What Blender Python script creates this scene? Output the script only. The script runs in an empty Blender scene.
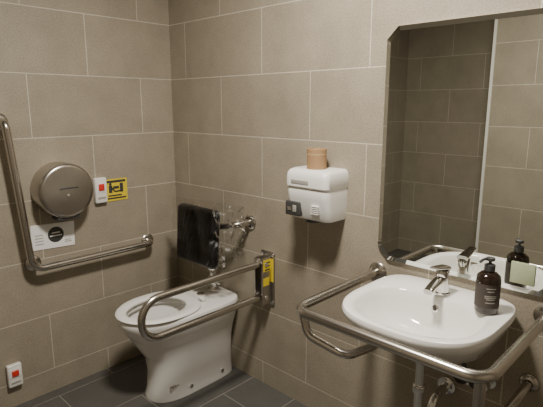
import bpy, bmesh, math, random
from math import *
from mathutils import Vector, Matrix
random.seed(4)
SC=bpy.context.scene.collection
# ---------------------------------------------------------------- materials
def pbr(name,col,rough=.5,metal=0,noise=0,nscale=30,bump=0,coat=0,trans=0,emit=None,es=0):
    m=bpy.data.materials.new(name); m.use_nodes=True; n=m.node_tree.nodes; l=m.node_tree.links; b=n['Principled BSDF']
    b.inputs['Base Color'].default_value=(*col,1); b.inputs['Roughness'].default_value=rough; b.inputs['Metallic'].default_value=metal
    b.inputs['Coat Weight'].default_value=coat; b.inputs['Transmission Weight'].default_value=trans
    if emit: b.inputs['Emission Color'].default_value=(*emit,1); b.inputs['Emission Strength'].default_value=es
    if noise or bump:
        t=n.new('ShaderNodeTexCoord'); x=n.new('ShaderNodeTexNoise'); x.inputs['Scale'].default_value=nscale; x.inputs['Detail'].default_value=6
        l.new(t.outputs['Object'],x.inputs['Vector'])
        if noise:
            r=n.new('ShaderNodeMapRange'); r.inputs[3].default_value=1-noise; r.inputs[4].default_value=1+noise
            l.new(x.outputs[0],r.inputs[0]); mx=n.new('ShaderNodeVectorMath'); mx.operation='SCALE'; mx.inputs[0].default_value=col
            l.new(r.outputs[0],mx.inputs['Scale']); l.new(mx.outputs[0],b.inputs['Base Color'])
        if bump:
            bp=n.new('ShaderNodeBump'); bp.inputs['Strength'].default_value=bump; bp.inputs['Distance'].default_value=.002
            l.new(x.outputs[0],bp.inputs['Height']); l.new(bp.outputs[0],b.inputs['Normal'])
    return m
def tile(name,ax,s,c1,c2,mortar,bw=.6,rh=.3,voff=-.125,ms=.0022,rough=.55):
    m=bpy.data.materials.new(name); m.use_nodes=True; n=m.node_tree.nodes; l=m.node_tree.links; b=n['Principled BSDF']
    g=n.new('ShaderNodeNewGeometry'); sp=n.new('ShaderNodeSeparateXYZ'); cb=n.new('ShaderNodeCombineXYZ'); l.new(g.outputs['Position'],sp.inputs[0])
    for i,(a,o) in enumerate(((ax[0],s),(ax[1],voff))):
        q=n.new('ShaderNodeMath'); q.inputs[1].default_value=o; l.new(sp.outputs[a],q.inputs[0]); l.new(q.outputs[0],cb.inputs[i])
    br=n.new('ShaderNodeTexBrick'); I=br.inputs; I['Scale'].default_value=1; I['Brick Width'].default_value=bw; I['Row Height'].default_value=rh; I['Mortar Size'].default_value=ms; I['Mortar Smooth'].default_value=.2
    I['Color1'].default_value=(*c1,1); I['Color2'].default_value=(*c2,1); I['Mortar'].default_value=(*mortar,1)
    l.new(cb.outputs[0],br.inputs[0])
    n1=n.new('ShaderNodeTexNoise'); n1.inputs['Scale'].default_value=5; n1.inputs['Detail'].default_value=8; n1.inputs['Roughness'].default_value=.65
    n2=n.new('ShaderNodeTexNoise'); n2.inputs['Scale'].default_value=160; n2.inputs['Detail'].default_value=3
    for q in (n1,n2): l.new(g.outputs['Position'],q.inputs['Vector'])
    r1=n.new('ShaderNodeMapRange'); r1.inputs[1].default_value=.3; r1.inputs[2].default_value=.7; r1.inputs[3].default_value=.88; r1.inputs[4].default_value=1.12
    r2=n.new('ShaderNodeMapRange'); r2.inputs[1].default_value=.3; r2.inputs[2].default_value=.7; r2.inputs[3].default_value=.82; r2.inputs[4].default_value=1.18
    l.new(n1.outputs[0],r1.inputs[0]); l.new(n2.outputs[0],r2.inputs[0])
    mu=n.new('ShaderNodeMath'); mu.operation='MULTIPLY'; l.new(r1.outputs[0],mu.inputs[0]); l.new(r2.outputs[0],mu.inputs[1])
    v=n.new('ShaderNodeVectorMath'); v.operation='SCALE'; l.new(br.outputs[0],v.inputs[0]); l.new(mu.outputs[0],v.inputs['Scale']); l.new(v.outputs[0],b.inputs['Base Color'])
    b.inputs['Roughness'].default_value=rough
    inv=n.new('ShaderNodeMath'); inv.operation='MULTIPLY_ADD'; inv.inputs[1].default_value=-1; inv.inputs[2].default_value=1; l.new(br.outputs['Fac'],inv.inputs[0])
    ad=n.new('ShaderNodeMath'); ad.operation='MULTIPLY_ADD'; ad.inputs[1].default_value=.15; l.new(n2.outputs[0],ad.inputs[0]); l.new(inv.outputs[0],ad.inputs[2])
    bp=n.new('ShaderNodeBump'); bp.inputs['Strength'].default_value=.35; bp.inputs['Distance'].default_value=.002; l.new(ad.outputs[0],bp.inputs['Height']); l.new(bp.outputs[0],b.inputs['Normal'])
    return m
T1=(.325,.285,.220);T2=(.30,.262,.201);TM=(.56,.51,.42)
M_tx=tile('tile_wall_x','XZ',.505,T1,T2,TM); M_ty=tile('tile_wall_y','YZ',.145,T1,T2,TM)
M_fl=tile('tile_floor','XY',.22,(.095,.092,.085),(.083,.081,.075),(.24,.225,.20),.6,.3,.07,.0026,.5)
M_steel=pbr('brushed_steel',(.56,.53,.49),.25,1,.06,60)
M_dull=pbr('satin_steel',(.50,.47,.43),.30,1,.08,40)
M_chrome=pbr('chrome',(.8,.79,.77),.07,1)
M_cer=pbr('ceramic_white',(.82,.81,.78),.12,0,.01,10,0,.4)
M_wp=pbr('plastic_white',(.80,.79,.76),.3,0,.01,10)
M_black=pbr('vinyl_black',(.014,.014,.016),.35,0,.2,40,.3)
M_dk=pbr('dark_grey',(.05,.05,.05),.4)
M_water=pbr('bowl_water',(.06,.06,.055),.05)
M_red=pbr('red_plastic',(.65,.04,.03),.3)
M_yel=pbr('yellow_label',(.75,.58,.03),.45)
M_card=pbr('cardboard',(.36,.22,.11),.7,0,.08,60)
M_cardl=pbr('cardboard_inner',(.50,.34,.19),.7)
M_paper=pbr('paper_white',(.85,.85,.84),.5)
M_amber=pbr('amber_bottle',(.018,.010,.007),.12,0,0,1,0,.5)
M_lab=pbr('bottle_label',(.05,.038,.032),.6)
M_green=pbr('green_note',(.42,.47,.30),.6,0,.1,60)
M_grey=pbr('grey_label',(.35,.33,.30),.5)
M_ceil=pbr('ceiling_paint',(.50,.48,.44),.8,0,.02,20)
M_alu=pbr('trim_aluminium',(.85,.84,.8),.35,.2)
M_mir=pbr('mirror_glass',(.78,.80,.77),.0,1)
M_bev=pbr('mirror_bevel',(.9,.92,.9),.03,1)
M_lamp=pbr('lamp_diffuser',(.9,.88,.8),.5,emit=(1,.9,.75),es=3)
M_wrap=bpy.data.materials.new('clear_wrap'); M_wrap.use_nodes=True
n=M_wrap.node_tree.nodes; l=M_wrap.node_tree.links; n.clear()
o=n.new('ShaderNodeOutputMaterial'); mx=n.new('ShaderNodeMixShader'); tr=n.new('ShaderNodeBsdfTransparent'); gl=n.new('ShaderNodeBsdfGlossy'); gl.inputs['Roughness'].default_value=.35
gl.inputs[0].default_value=(.9,.9,.9,1)
tr.inputs[0].default_value=(.90,.90,.89,1); fr=n.new('ShaderNodeFresnel'); fr.inputs[0].default_value=1.28; l.new(fr.outputs[0],mx.inputs[0]); l.new(tr.outputs[0],mx.inputs[1]); l.new(gl.outputs[0],mx.inputs[2]); l.new(mx.outputs[0],o.inputs[0])
# ---------------------------------------------------------------- builder
class B:
    def __init__(s,name): s.name=name; s.v=[]; s.f=[]; s.mi=[]; s.sm=[]; s.mats=[]
    def idx(s,m):
        if m not in s.mats: s.mats.append(m)
        return s.mats.index(m)
    def add(s,vs,fs,m,smooth=True):
        o=len(s.v); k=s.idx(m); s.v+= [tuple(x) for x in vs]
        for f in fs: s.f.append([i+o for i in f]); s.mi.append(k); s.sm.append(smooth)
    def addbm(s,bm,m,smooth=True):
        bm.verts.index_update(); s.add([v.co[:] for v in bm.verts],[[v.index for v in f.verts] for f in bm.faces],m,smooth); bm.free()
    def box(s,lo,hi,m,bev=0,seg=3,rot=None,smooth=True):
        bm=bmesh.new(); bmesh.ops.create_cube(bm,size=1); c=(Vector(lo)+Vector(hi))/2; d=Vector(hi)-Vector(lo)
        for v in bm.verts: v.co=Vector((v.co.x*d.x,v.co.y*d.y,v.co.z*d.z))
        if bev: bmesh.ops.bevel(bm,geom=bm.edges[:],offset=bev,segments=seg,profile=.5,affect='EDGES')
        for v in bm.verts: v.co=(rot@v.co if rot else v.co)+c
        s.addbm(bm,m,smooth and bev>0)
    def lathe(s,c,axis,prof,m,N=40):
        ax=Vector(axis).normalized(); u=ax.orthogonal().normalized(); w=ax.cross(u); vs=[];fs=[]
        for r,h in prof:
            for i in range(N):
                a=2*pi*i/N; vs.append(Vector(c)+ax*h+(u*cos(a)+w*sin(a))*max(r,1e-5))
        for j in range(len(prof)-1):
            for i in range(N):
                k=(i+1)%N; fs.append([j*N+i,j*N+k,(j+1)*N+k,(j+1)*N+i])
        s.add(vs,fs,m)
    def cyl(s,c,axis,r,h,m,bev=.002,N=32):
        b=min(bev,r*.4,h*.4); s.lathe(c,axis,[(0,0),(r-b,0),(r-b*.3,b*.3),(r,b),(r,h-b),(r-b*.3,h-b*.3),(r-b,h),(0,h)],m,N)
    def loft(s,rings,m,cap0=False,cap1=False,wrap=False):
        N=len(rings[0]); vs=[p for r in rings for p in r]; fs=[]; J=len(rings)
        for j in range(J if wrap else J-1):
            for i in range(N):
                k=(i+1)%N; j2=(j+1)%J; fs.append([j*N+i,j*N+k,j2*N+k,j2*N+i])
        if cap0: fs.append(list(range(N))[::-1])
        if cap1: fs.append([(len(rings)-1)*N+i for i in range(N)])
        s.add(vs,fs,m)
    def tube(s,pts,r,m,bend=.06,N=20,closed=False):
        P=[Vector(p) for p in pts]; path=[P[0]]
        for i in range(1,len(P)-1):
            a,b,c=P[i-1],P[i],P[i+1]; d1=(a-b);d2=(c-b); t=min(bend,d1.length*.49,d2.length*.49)
            u1=d1.normalized();u2=d2.normalized(); th=u1.angle(u2)/2
            if th>pi/2-.02: path.append(b); continue
            R=t*tan(th); cen=b+(u1+u2).normalized()*(t/cos(th)); s0=(b+u1*t-cen); s1=(b+u2*t-cen); A=s0.angle(s1)
            for k in range(13):
                u=k/12; path.append(cen+(s0*sin((1-u)*A)+s1*sin(u*A))/sin(A))
        path.append(P[-1]); clean=[path[0]]
        for q in path[1:]:
            if (q-clean[-1]).length>1e-5: clean.append(q)
        path=clean; T=[]
        for i in range(len(path)):
            T.append((path[min(i+1,len(path)-1)]-path[max(i-1,0)]).normalized())
        u=T[0].orthogonal().normalized(); rings=[]
        for i,q in enumerate(path):
            u=(u-T[i]*u.dot(T[i])).normalized(); w=T[i].cross(u)
            rings.append([q+(u*cos(2*pi*k/N)+w*sin(2*pi*k/N))*r for k in range(N)])
        s.loft(rings,m,True,True)
    def done(s,weld=True):
        me=bpy.data.meshes.new(s.name); me.from_pydata(s.v,[],s.f)
        for m in s.mats: me.materials.append(m)
        for p,k,sm in zip(me.polygons,s.mi,s.sm): p.material_index=k; p.use_smooth=sm
        me.validate(); bm=bmesh.new(); bm.from_mesh(me)
        bmesh.ops.remove_doubles(bm,verts=bm.verts,dist=1e-5)
        bmesh.ops.recalc_face_normals(bm,faces=bm.faces); bm.to_mesh(me); bm.free()
        o=bpy.data.objects.new(s.name,me); SC.objects.link(o)
        try: me.set_sharp_from_angle(angle=radians(40))
        except Exception: pass
        return o
def sgn(v): return 1 if v>=0 else -1
def dring(xm,af,ab,yc,w,z,pf=2.0,pb=5.0,N=64):
    R=[]
    for i in range(N):
        a=2*pi*i/N; c=cos(a); sn=sin(a); p=pf if c<0 else pb; e=2/p
        R.append((xm+(af if c<0 else ab)*sgn(c)*abs(c)**e, yc+w*sgn(sn)*abs(sn)**e, z))
    return R
# ---------------------------------------------------------------- room
def slab(name,lo,hi,m):
    b=B(name); b.box(lo,hi,m); return b.done()
H=2.5
slab('wall_back',(-2.8,0,-.0),(0.1,.1,H),M_tx)
slab('wall_right',(0,-3.3,0),(.1,0,H),M_ty)
slab('wall_left',(-2.9,-1.05,0),(-2.8,.1,H),M_ty)
slab('wall_partition',(-2.9,-3.3,0),(-2.15,-1.05,H),M_ty)
slab('wall_front',(-2.9,-3.4,0),(.1,-3.3,H),M_tx)
slab('floor',(-2.9,-3.4,-.1),(.1,.1,0),M_fl)
slab('ceiling',(-2.9,-3.4,H),(.1,.1,H+.1),M_ceil)
slab('trim_1',(-2.158,-1.056,0),(-2.142,-1.036,H),M_alu)
# ---------------------------------------------------------------- mirror
def chamf(y0,y1,z0,z1,c,x):
    return [(x,y0-c,z0),(x,y1+c,z0),(x,y1,z0+c),(x,y1,z1-c),(x,y1+c,z1),(x,y0-c,z1),(x,y0,z1-c),(x,y0,z0+c)]
b=B('wall_mirror')
y0,y1,z0,z1=-1.425,-2.085,.865,1.765
o0=chamf(y0,y1,z0,z1,.045,-.0005); o1=chamf(y0,y1,z0,z1,.045,-.012); i1=chamf(y0-.018,y1+.018,z0+.018,z1-.018,.038,-.015)
b.loft([o0,o1],M_alu); b.loft([o1,i1],M_bev); b.add(i1,[list(range(8))],M_mir,False)
mo=b.done()
for p in mo.data.polygons: p.use_smooth=False
# ---------------------------------------------------------------- washbasin
yc=-1.75
b=B('washbasin')
rings=[dring(-.15,.05,.145,yc,.09,.655,2.4),dring(-.17,.14,.165,yc,.15,.675,2.4),dring(-.21,.21,.205,yc,.205,.72,2.5),dring(-.24,.236,.235,yc,.234,.775,2.6),
 dring(-.25,.246,.247,yc,.245,.80,2.7),dring(-.25,.248,.248,yc,.247,.815,2.7),dring(-.25,.244,.246,yc,.243,.824,2.7),dring(-.25,.234,.235,yc,.234,.827,2.7),
 dring(-.285,.180,.145,yc,.208,.824,2.5,3.2),dring(-.285,.173,.138,yc,.201,.818,2.5,3.2),dring(-.285,.163,.130,yc,.190,.79,2.4,3),dring(-.28,.148,.12,yc,.170,.75,2.3,2.8),dring(-.27,.11,.095,yc,.125,.718,2.1,2.3),dring(-.26,.05,.05,yc,.055,.705,2,2),dring(-.26,.022,.022,yc,.022,.703,2,2)]
b.loft(rings,M_cer,True,True)
b.cyl((-.26,yc,.703),(0,0,1),.021,.004,M_chrome); b.cyl((-.26,yc,.706),(0,0,1),.012,.004,M_dk)
b.cyl((-.156,yc,.782),(-1,0,.25),.013,.004,M_chrome); b.cyl((-.159,yc,.783),(-1,0,.25),.007,.003,M_dk)
b.tube([(-.24,yc,.66),(-.24,yc,.36),(-.24,yc-.0,.33),(-.20,yc,.30),(-.14,yc,.34),(-.12,yc,.42),(0,yc,.42)],.016,M_chrome,.05)
b.cyl((-.24,yc,.62),(0,0,1),.03,.05,M_chrome); b.cyl((-.24,yc,.50),(0,0,1),.022,.03,M_chrome); b.cyl((0,yc,.42),(-1,0,0),.035,.01,M_chrome)
b.done()
b=B('supply_hose')
for dy in (-.09,-.15):
    b.tube([(0,yc+dy,.50),(-.08,yc+dy,.50),(-.14,yc+dy*.9,.54),(-.12,yc+dy*.5,.66)],.008,M_dk,.05,12)
    b.cyl((0,yc+dy,.50),(-1,0,0),.028,.008,M_chrome); b.cyl((-.008,yc+dy,.50),(-1,0,0),.016,.05,M_chrome); b.box((-.06,yc+dy-.006,.50),(-.045,yc+dy+.006,.54),M_chrome,.003)
b.done()
b=B('basin_faucet'); fx,fy=-.105,yc+.004
b.lathe((fx,fy,.824),(0,0,1),[(0,0),(.028,0),(.028,.006),(.024,.010),(.0225,.05),(.0235,.080),(.022,.088),(0,.091)],M_chrome)
r=[]
for k in range(9):
    t=k/8; x=fx-.005-.105*t; z=.824+.055-.002*t-.018*t*t; w=.019-.003*t; h=.014-.005*t
    r.append([(x,fy+w*sgn(cos(a))*abs(cos(a))**.6,z+h*sgn(sin(a))*abs(sin(a))**.6) for a in [2*pi*i/24 for i in range(24)]])
b.loft(r,M_chrome,True,True)
b.cyl((fx-.098,fy,.850),(0,0,1),.010,.012,M_chrome)
r=[]
for k in range(9):
    t=k/8; x=fx+.018-.095*t; z=.824+.092+.020*t; w=.021-.006*t; h=.009-.005*t
    r.append([(x,fy+w*sgn(cos(a))*abs(cos(a))**.6,z+h*sgn(sin(a))*abs(sin(a))**.6) for a in [2*pi*i/24 for i in range(24)]])
b.loft(r,M_chrome,True,True); b.done()
b=B('basin_grab_rail'); rr=.0165; ya,yb=-1.425,-2.06; zr=.80; xf=-.532
b.tube([(0,ya,zr),(xf,ya,zr),(xf,yb,zr),(0,yb,zr)],rr,M_steel,.06)
b.tube([(xf+.02,ya-.02,zr),(xf+.02,ya-.045,.715),(xf+.04,ya-.19,.685),(-.38,ya-.21,.68),(0,ya-.21,.68)],.0145,M_steel,.03)
b.tube([(xf+.02,yb+.02,zr),(xf+.02,yb+.02,.60),(-.42,yb+.03,.55),(0,yb+.03,.55)],.0145,M_steel,.06)
for y,z,q in ((ya,zr,.041),(yb,zr,.041),(ya-.21,.68,.032),(yb+.03,.55,.032)):
    b.lathe((0,y,z),(-1,0,0),[(0,0),(q,0),(q,.006),(q*.85,.012),(rr,.016),(rr,.02)],M_steel)
b.done()
def bottle(name,x,y,z,R,h,lab=True):
    b=B(name)
    b.lathe((x,y,z),(0,0,1),[(0,0),(R*.93,0),(R,.004),(R,h*.80),(R*.93,h*.88),(R*.65,h*.95),(.014,h*.98),(.014,h)],M_amber)
    b.lathe((x,y,z+h),(0,0,1),[(0,0),(.0165,0),(.0165,.018),(.012,.021),(.006,.022),(.0045,.024),(.0045,.034),(0,.034)],M_dk)
    b.cyl((x,y,z+h+.032),(0,0,1),.014,.010,M_dk)
    b.tube([(x,y,z+h+.038),(x-.025,y+.012,z+h+.040),(x-.038,y+.018,z+h+.032)],.0045,M_dk,.01,10)
    if lab:
        b.lathe((x,y,z),(0,0,1),[(R*1.012,h*.15),(R*1.012,h*.72)],M_lab,40)
        for k,(zz,ww) in enumerate(((.62,.5),(.55,.35),(.44,.6),(.40,.6),(.36,.45),(.28,.5))):
            N=8; vs=[];ang0=radians(215)
            for i in range(N+1):
                a=ang0+(i/N-.5)*ww*1.6
                for dz in (0,.003): vs.append((x+R*1.02*cos(a),y+R*1.02*sin(a),z+h*zz+dz))
            b.add(vs,[[2*i,2*i+2,2*i+3,2*i+1] for i in range(N)],M_grey,False)
    return b.done()
bottle('soap_bottle',-.155,-1.918,.827,.037,.137)
b=B('green_note'); b.box((-.021,-2.015,.895),(-.0165,-1.94,.967),M_green,.0015,2); b.done()
# ---------------------------------------------------------------- hand dryer
b=B('hand_dryer')
yA,yB=-1.03,-1.26; ym=(yA+yB)/2; hw=(yA-yB)/2
def rrect(hw,d,z,rc=.03,N=8,back=0.0):
    P=[(0-back,ym-hw,z)]
    for k in range(N+1):
        a=pi/2*k/N; P.append((-(d-rc)-rc*sin(a),ym-hw+rc-rc*cos(a),z))
    for k in range(N+1):
        a=pi/2*k/N; P.append((-(d-rc)-rc*cos(a),ym+hw-rc+rc*sin(a),z))
    P.append((0-back,ym+hw,z)); return P
dz=-.012
S=[(hw*.86,.105,1.005),(hw*.92,.118,1.008),(hw*.95,.124,1.02),(hw*.97,.134,1.06),(hw*.98,.142,1.10),(hw*.985,.146,1.135),(hw*.975,.143,1.142),(hw*.975,.143,1.146),(hw*1.01,.151,1.152),(hw*1.01,.151,1.19),(hw*.995,.147,1.207),(hw*.95,.138,1.219),(hw*.86,.12,1.225)]
b.loft([rrect(q[0],q[1],q[2]+dz) for q in S],M_wp,True,True)
b.box((-.149,ym+.030,1.008),(-.110,ym+hw*.96,1.071),M_dk,.006)
b.box((-.152,ym+.045,1.026),(-.148,ym+.065,1.056),M_grey,.002); b.box((-.152,ym+.075,1.031),(-.148,ym+.095,1.046),M_chrome,.002)
b.box((-.1525,ym-.02,1.151),(-.150,ym+.075,1.168),M_grey,.001)
for k in range(5): b.box((-.147,ym-.07,1.03+k*.008),(-.135,ym-.03,1.033+k*.008),M_wp,.001)
b.cyl((-.06,ym+.02,.975),(0,0,1),.035,.03,M_dk)
b.done()
b=B('cardboard_tube'); ct=(-.075,-1.148,1.213)
b.lathe(ct,(0,0,1),[(.040,0),(.042,.001),(.042,.084),(.041,.085),(.036,.085),(.035,.083),(.035,.004),(0,.004)],M_card,40)
b.lathe(ct,(0,0,1),[(.0425,.060),(.0425,.066)],M_cardl,40)
b.done()
# ---------------------------------------------------------------- toilet
tc=-.432
b=B('toilet')
R=[dring(-.30,.215,.29,tc,.118,0,2.6),dring(-.30,.215,.29,tc,.118,.012,2.6),dring(-.30,.205,.29,tc,.112,.05,2.5),dring(-.30,.198,.29,tc,.110,.14,2.4),dring(-.30,.210,.29,tc,.120,.23,2.3),
 dring(-.30,.250,.29,tc,.145,.31,2.2),dring(-.31,.295,.30,tc,.172,.37,2.2),dring(-.32,.315,.31,tc,.187,.415,2.2),dring(-.32,.323,.312,tc,.193,.44,2.2),dring(-.32,.324,.312,tc,.194,.455,2.2),dring(-.32,.319,.308,tc,.190,.465,2.2),dring(-.32,.308,.30,tc,.181,.468,2.2)]
I=[dring(-.425,.190,.165,tc,.140,.467,2,2.2),dring(-.425,.184,.160,tc,.135,.460,2,2.2),dring(-.425,.184,.160,tc,.135,.440,2,2.2),dring(-.425,.20,.175,tc,.150,.425,2,2.2),dring(-.425,.195,.17,tc,.145,.40,2,2.2),dring(-.42,.17,.142,tc,.115,.35,2,2.1),dring(-.41,.12,.11,tc,.085,.25,2,2),dring(-.40,.08,.08,tc,.055,.18,2,2),dring(-.39,.05,.05,tc,.035,.14,2,2)]
b.loft(R+I,M_cer,True,True)
b.add([p[:2]+(.275,) for p in dring(-.408,.128,.116,tc,.092,.275)],[list(range(64))],M_water,False)
def seat(z0,z1): 
    return [dring(-.43,.215,.200,tc,.182,z0,2,2.6),dring(-.43,.219,.203,tc,.186,(z0+z1)/2,2,2.6),dring(-.43,.213,.198,tc,.180,z1-.002,2,2.6),dring(-.43,.202,.188,tc,.169,z1,2,2.6),
            dring(-.43,.176,.144,tc,.130,z1-.002,2,2.1),dring(-.43,.170,.138,tc,.123,z1-.008,2,2.1),dring(-.43,.170,.138,tc,.123,z0,2,2.1)]
b.loft(seat(.471,.486),M_wp,wrap=True)
for dx,dy in ((-.57,-.10),(-.57,.10),(-.30,-.14),(-.30,.14)): b.box((dx-.01,tc+dy-.008,.465),(dx+.01,tc+dy+.008,.473),M_wp)
for dy in (-.075,.075): b.cyl((-.215,tc+dy-.02,.480),(0,1,0),.012,.04,M_wp)
b.cyl((-.165,tc,.467),(0,0,1),.022,.008,M_chrome)
b.cyl((-.33,tc-.108,.045),(0,-1,0),.010,.012,M_chrome); b.cyl((-.12,tc-.108,.045),(0,-1,0),.010,.012,M_chrome)
for k in range(4): b.box((-.45+k*.014,tc-.107,.075),(-.442+k*.014,tc-.098,.085-.002*k),M_grey)
b.done()
b=B('flush_valve'); vx,vy=-.075,tc+.0
b.cyl((vx,vy,.4682),(0,0,1),.032,.012,M_chrome); b.cyl((vx,vy,.476),(0,0,1),.018,.13,M_chrome); b.cyl((vx,vy,.505),(0,0,1),.028,.05,M_chrome,.006)
b.cyl((vx,vy,.59),(0,0,1),.028,.035,M_chrome,.006); b.tube([(vx,vy,.61),(0,vy,.61)],.014,M_chrome); b.cyl((vx,vy-.02,.530),(0,-1,0),.018,.035,M_chrome,.004)
b.cyl((0,vy,.61),(-1,0,0),.032,.008,M_chrome); b.tube([(vx,vy,.62),(vx,vy,.70),(0,vy,.70)],.010,M_chrome,.03)
b.done()
b=B('toilet_backrest')
b.tube([(0,-.66,.885),(-.10,-.66,.885),(-.115,-.56,.86),(-.115,-.30,.86),(-.10,-.19,.885),(0,-.19,.885)],.0165,M_steel,.05)
for y in (-.66,-.19): b.lathe((0,y,.885),(-1,0,0),[(0,0),(.040,0),(.040,.006),(.032,.012),(.016,.014)],M_steel)
rot=Matrix.Rotation(radians(4),3,'Y')
b.box((-.195,-.58,.645),(-.135,-.262,.955),M_black,.026,5,rot); b.box((-.137,-.50,.70),(-.122,-.36,.89),M_steel,.004)
for y in (-.50,-.36): b.cyl((-.135,y,.862),(1,0,0),.020,.03,M_steel)
NU,NV=60,36; vs=[];fs=[]
for j in range(NV+1):
    for i in range(NU+1):
        u=i/NU; z=.63+.36*j/NV; lean=(z-.80)*.07
        if u<.5: y=-.25-.345*u/.5; x=-.205+lean
        else: t=(u-.5)/.5; y=-.595-.09*sin(t*pi*.55); x=-.205+lean+.13*t
        q=.007*(u>.48)+.0035
        x+=q*sin(31*u+13*z)+q*.7*sin(70*z+9*u*u)+q*.6*sin(120*u-60*z)+random.uniform(-q,q)*.3; y+=q*.8*sin(47*z-20*u)+q*.5*sin(110*z+30*u)
        if u>.5: z=.82+(z-.80)*(1-.35*((u-.5)/.5))+.03*((u-.5)/.5)
        else: z+=.02*(u/.5)
        vs.append((x,y,z))
for j in range(NV):
    for i in range(NU): a=j*(NU+1)+i; fs.append([a,a+1,a+NU+2,a+NU+1])
b.add(vs,fs,M_wrap,False); b.done()
# ---------------------------------------------------------------- fold-down rail
b=B('folding_grab_rail'); ry=-.79
b.tube([(-.03,ry,.70),(-.74,ry,.70),(-.74,ry,.525),(-.03,ry,.525)],.0165,M_steel,.0875)
b.box((-.010,ry-.045,.475),(0,ry+.045,.755),M_dull,.003); b.box((-.075,ry-.030,.49),(-.01,ry-.022,.735),M_dull,.003); b.box((-.075,ry+.022,.49),(-.01,ry+.030,.735),M_dull,.003)
b.cyl((-.05,ry-.035,.70),(0,1,0),.012,.07,M_chrome); b.cyl((-.05,ry-.035,.525),(0,1,0),.012,.07,M_chrome)
b.box((-.012,ry-.043,.60),(-.0095,ry-.028,.72),M_yel); 
b.box((-.070,ry-.0315,.665),(-.015,ry-.030,.725),M_yel); b.box((-.070,ry-.0315,.59),(-.03,ry-.030,.63),M_yel)
for k in range(3): b.box((-.060,ry-.0322,.67+k*.018),(-.025,ry-.0314,.677+k*.018),M_dk)
for z in (.49,.74): 
    for dy in (-.037,.037): b.cyl((-.010,ry+dy,z),(-1,0,0),.006,.003,M_chrome)
b.done()
b=B('wall_grab_bar')
b.tube([(-.945,0,1.405),(-.94,-.068,1.405),(-.885,-.068,.70),(-.225,-.068,.70),(-.215,0,.70)],.0175,M_steel,.055)
b.tube([(-.86,-.068,.715),(-.86,0,.715)],.0125,M_steel)
for x,z in ((-.945,1.405),(-.86,.715),(-.215,.70)): b.lathe((x,0,z),(0,-1,0),[(0,0),(.039,0),(.039,.006),(.033,.012),(.017,.015)],M_steel)
b.done()
b=B('toilet_paper_dispenser'); c=(-.705,0,1.07); r_=.134
b.lathe(c,(0,-1,0),[(0,0),(r_*.97,0),(r_,.004),(r_,.100),(r_*.99,.108),(r_*.96,.115),(r_*.90,.119),(r_*.85,.120),(0,.121)],M_dull,72)
b.box((-.745,-.124,1.080),(-.655,-.1195,1.088),M_dk,.0015); b.cyl((-.705,-.120,1.045),(0,-1,0),.010,.004,M_chrome)
b.box((-.76,-.105,.925),(-.65,-.03,.945),M_dk,.004)
b.done()
def callbox(name,x,z,w,h):
    b=B(name); b.box((x-w/2,-.028,z-h/2),(x+w/2,-.0003,z+h/2),M_wp,.006)
    b.box((x-w*.40,-.030,z-h*.08),(x+w*.40,-.0275,z+h*.36),M_paper,.001)
    b.box((x-w*.24,-.036,z+h*.0),(x+w*.24,-.027,z+h*.26),M_red,.003); b.box((x-w*.32,-.0295,z-h*.34),(x+w*.32,-.0275,z-h*.26),M_grey); 
    return b.done()
callbox('emergency_call_button',-.49,1.035,.066,.135); callbox('emergency_call_button.001',-1.002,.175,.066,.115)
b=B('warning_label')
b.box((-.455,-.003,.965),(-.325,0,1.085),M_yel)
for lo,hi in (((-.445,.975),(-.335,.984)),((-.44,.990),(-.36,.998)),((-.435,1.01),(-.415,1.05)),((-.41,1.03),(-.375,1.045)),((-.37,1.01),(-.35,1.06)),((-.445,1.065),(-.335,1.078))):
    b.box((lo[0],-.0038,lo[1]),(hi[0],-.0028,hi[1]),M_dk)
b.cyl((-.425,-.003,1.058),(0,-1,0),.008,.001,M_dk); b.tube([(-.42,-.004,1.04),(-.40,-.004,1.015),(-.36,-.004,1.02)],.004,M_dk,.01,8)
b.done()
b=B('notice_sign'); rt=Matrix.Rotation(radians(2.5),3,'Y')
b.box((-.858,-.004,.770),(-.642,0,.897),M_paper,.0008,1,rt)
b.cyl((-.738,-.004,.838),(0,-1,0),.040,.0012,M_dk)
b.box((-.768,-.0062,.830),(-.708,-.0050,.836),M_paper); b.box((-.758,-.0062,.845),(-.718,-.0050,.851),M_paper)
for k in range(4): b.box((-.84,-.0052,.80+k*.015),(-.80,-.0040,.804+k*.015),M_grey)
b.box((-.695,-.0052,.79),(-.66,-.0040,.794),M_grey); b.box((-.695,-.0052,.80),(-.665,-.0040,.804),M_grey)
b.done()
# ---------------------------------------------------------------- lights
LX,LY=-.82,-1.5
b=B('ceiling_light'); b.cyl((LX,LY,H-.03),(0,0,1),.16,.03,M_wp,.004,48); b.cyl((LX,LY,H-.034),(0,0,1),.145,.005,M_lamp,.001,48); b.done()
def area(name,loc,size,e,col,sh='DISK'):
    ld=bpy.data.lights.new(name,'AREA'); ld.shape=sh; ld.size=size; ld.energy=e; ld.color=col; lo=bpy.data.objects.new(name,ld); lo.location=loc; SC.objects.link(lo); return lo
area('downlight_lamp',(LX,LY,H-.05),.26,57,(1,.93,.82))
w=bpy.data.worlds.new('w'); bpy.context.scene.world=w; w.use_nodes=True; w.node_tree.nodes['Background'].inputs[0].default_value=(1,.9,.75,1); w.node_tree.nodes['Background'].inputs[1].default_value=.05
# ---------------------------------------------------------------- camera
cd=bpy.data.cameras.new('camera'); co=bpy.data.objects.new('camera',cd); SC.objects.link(co)
co.location=(-1.69,-2.43,1.475); co.rotation_euler=(pi/2-radians(11.41),0,-radians(46.2)); cd.lens=483/543*36; cd.sensor_width=36; cd.clip_start=.02; bpy.context.scene.camera=co
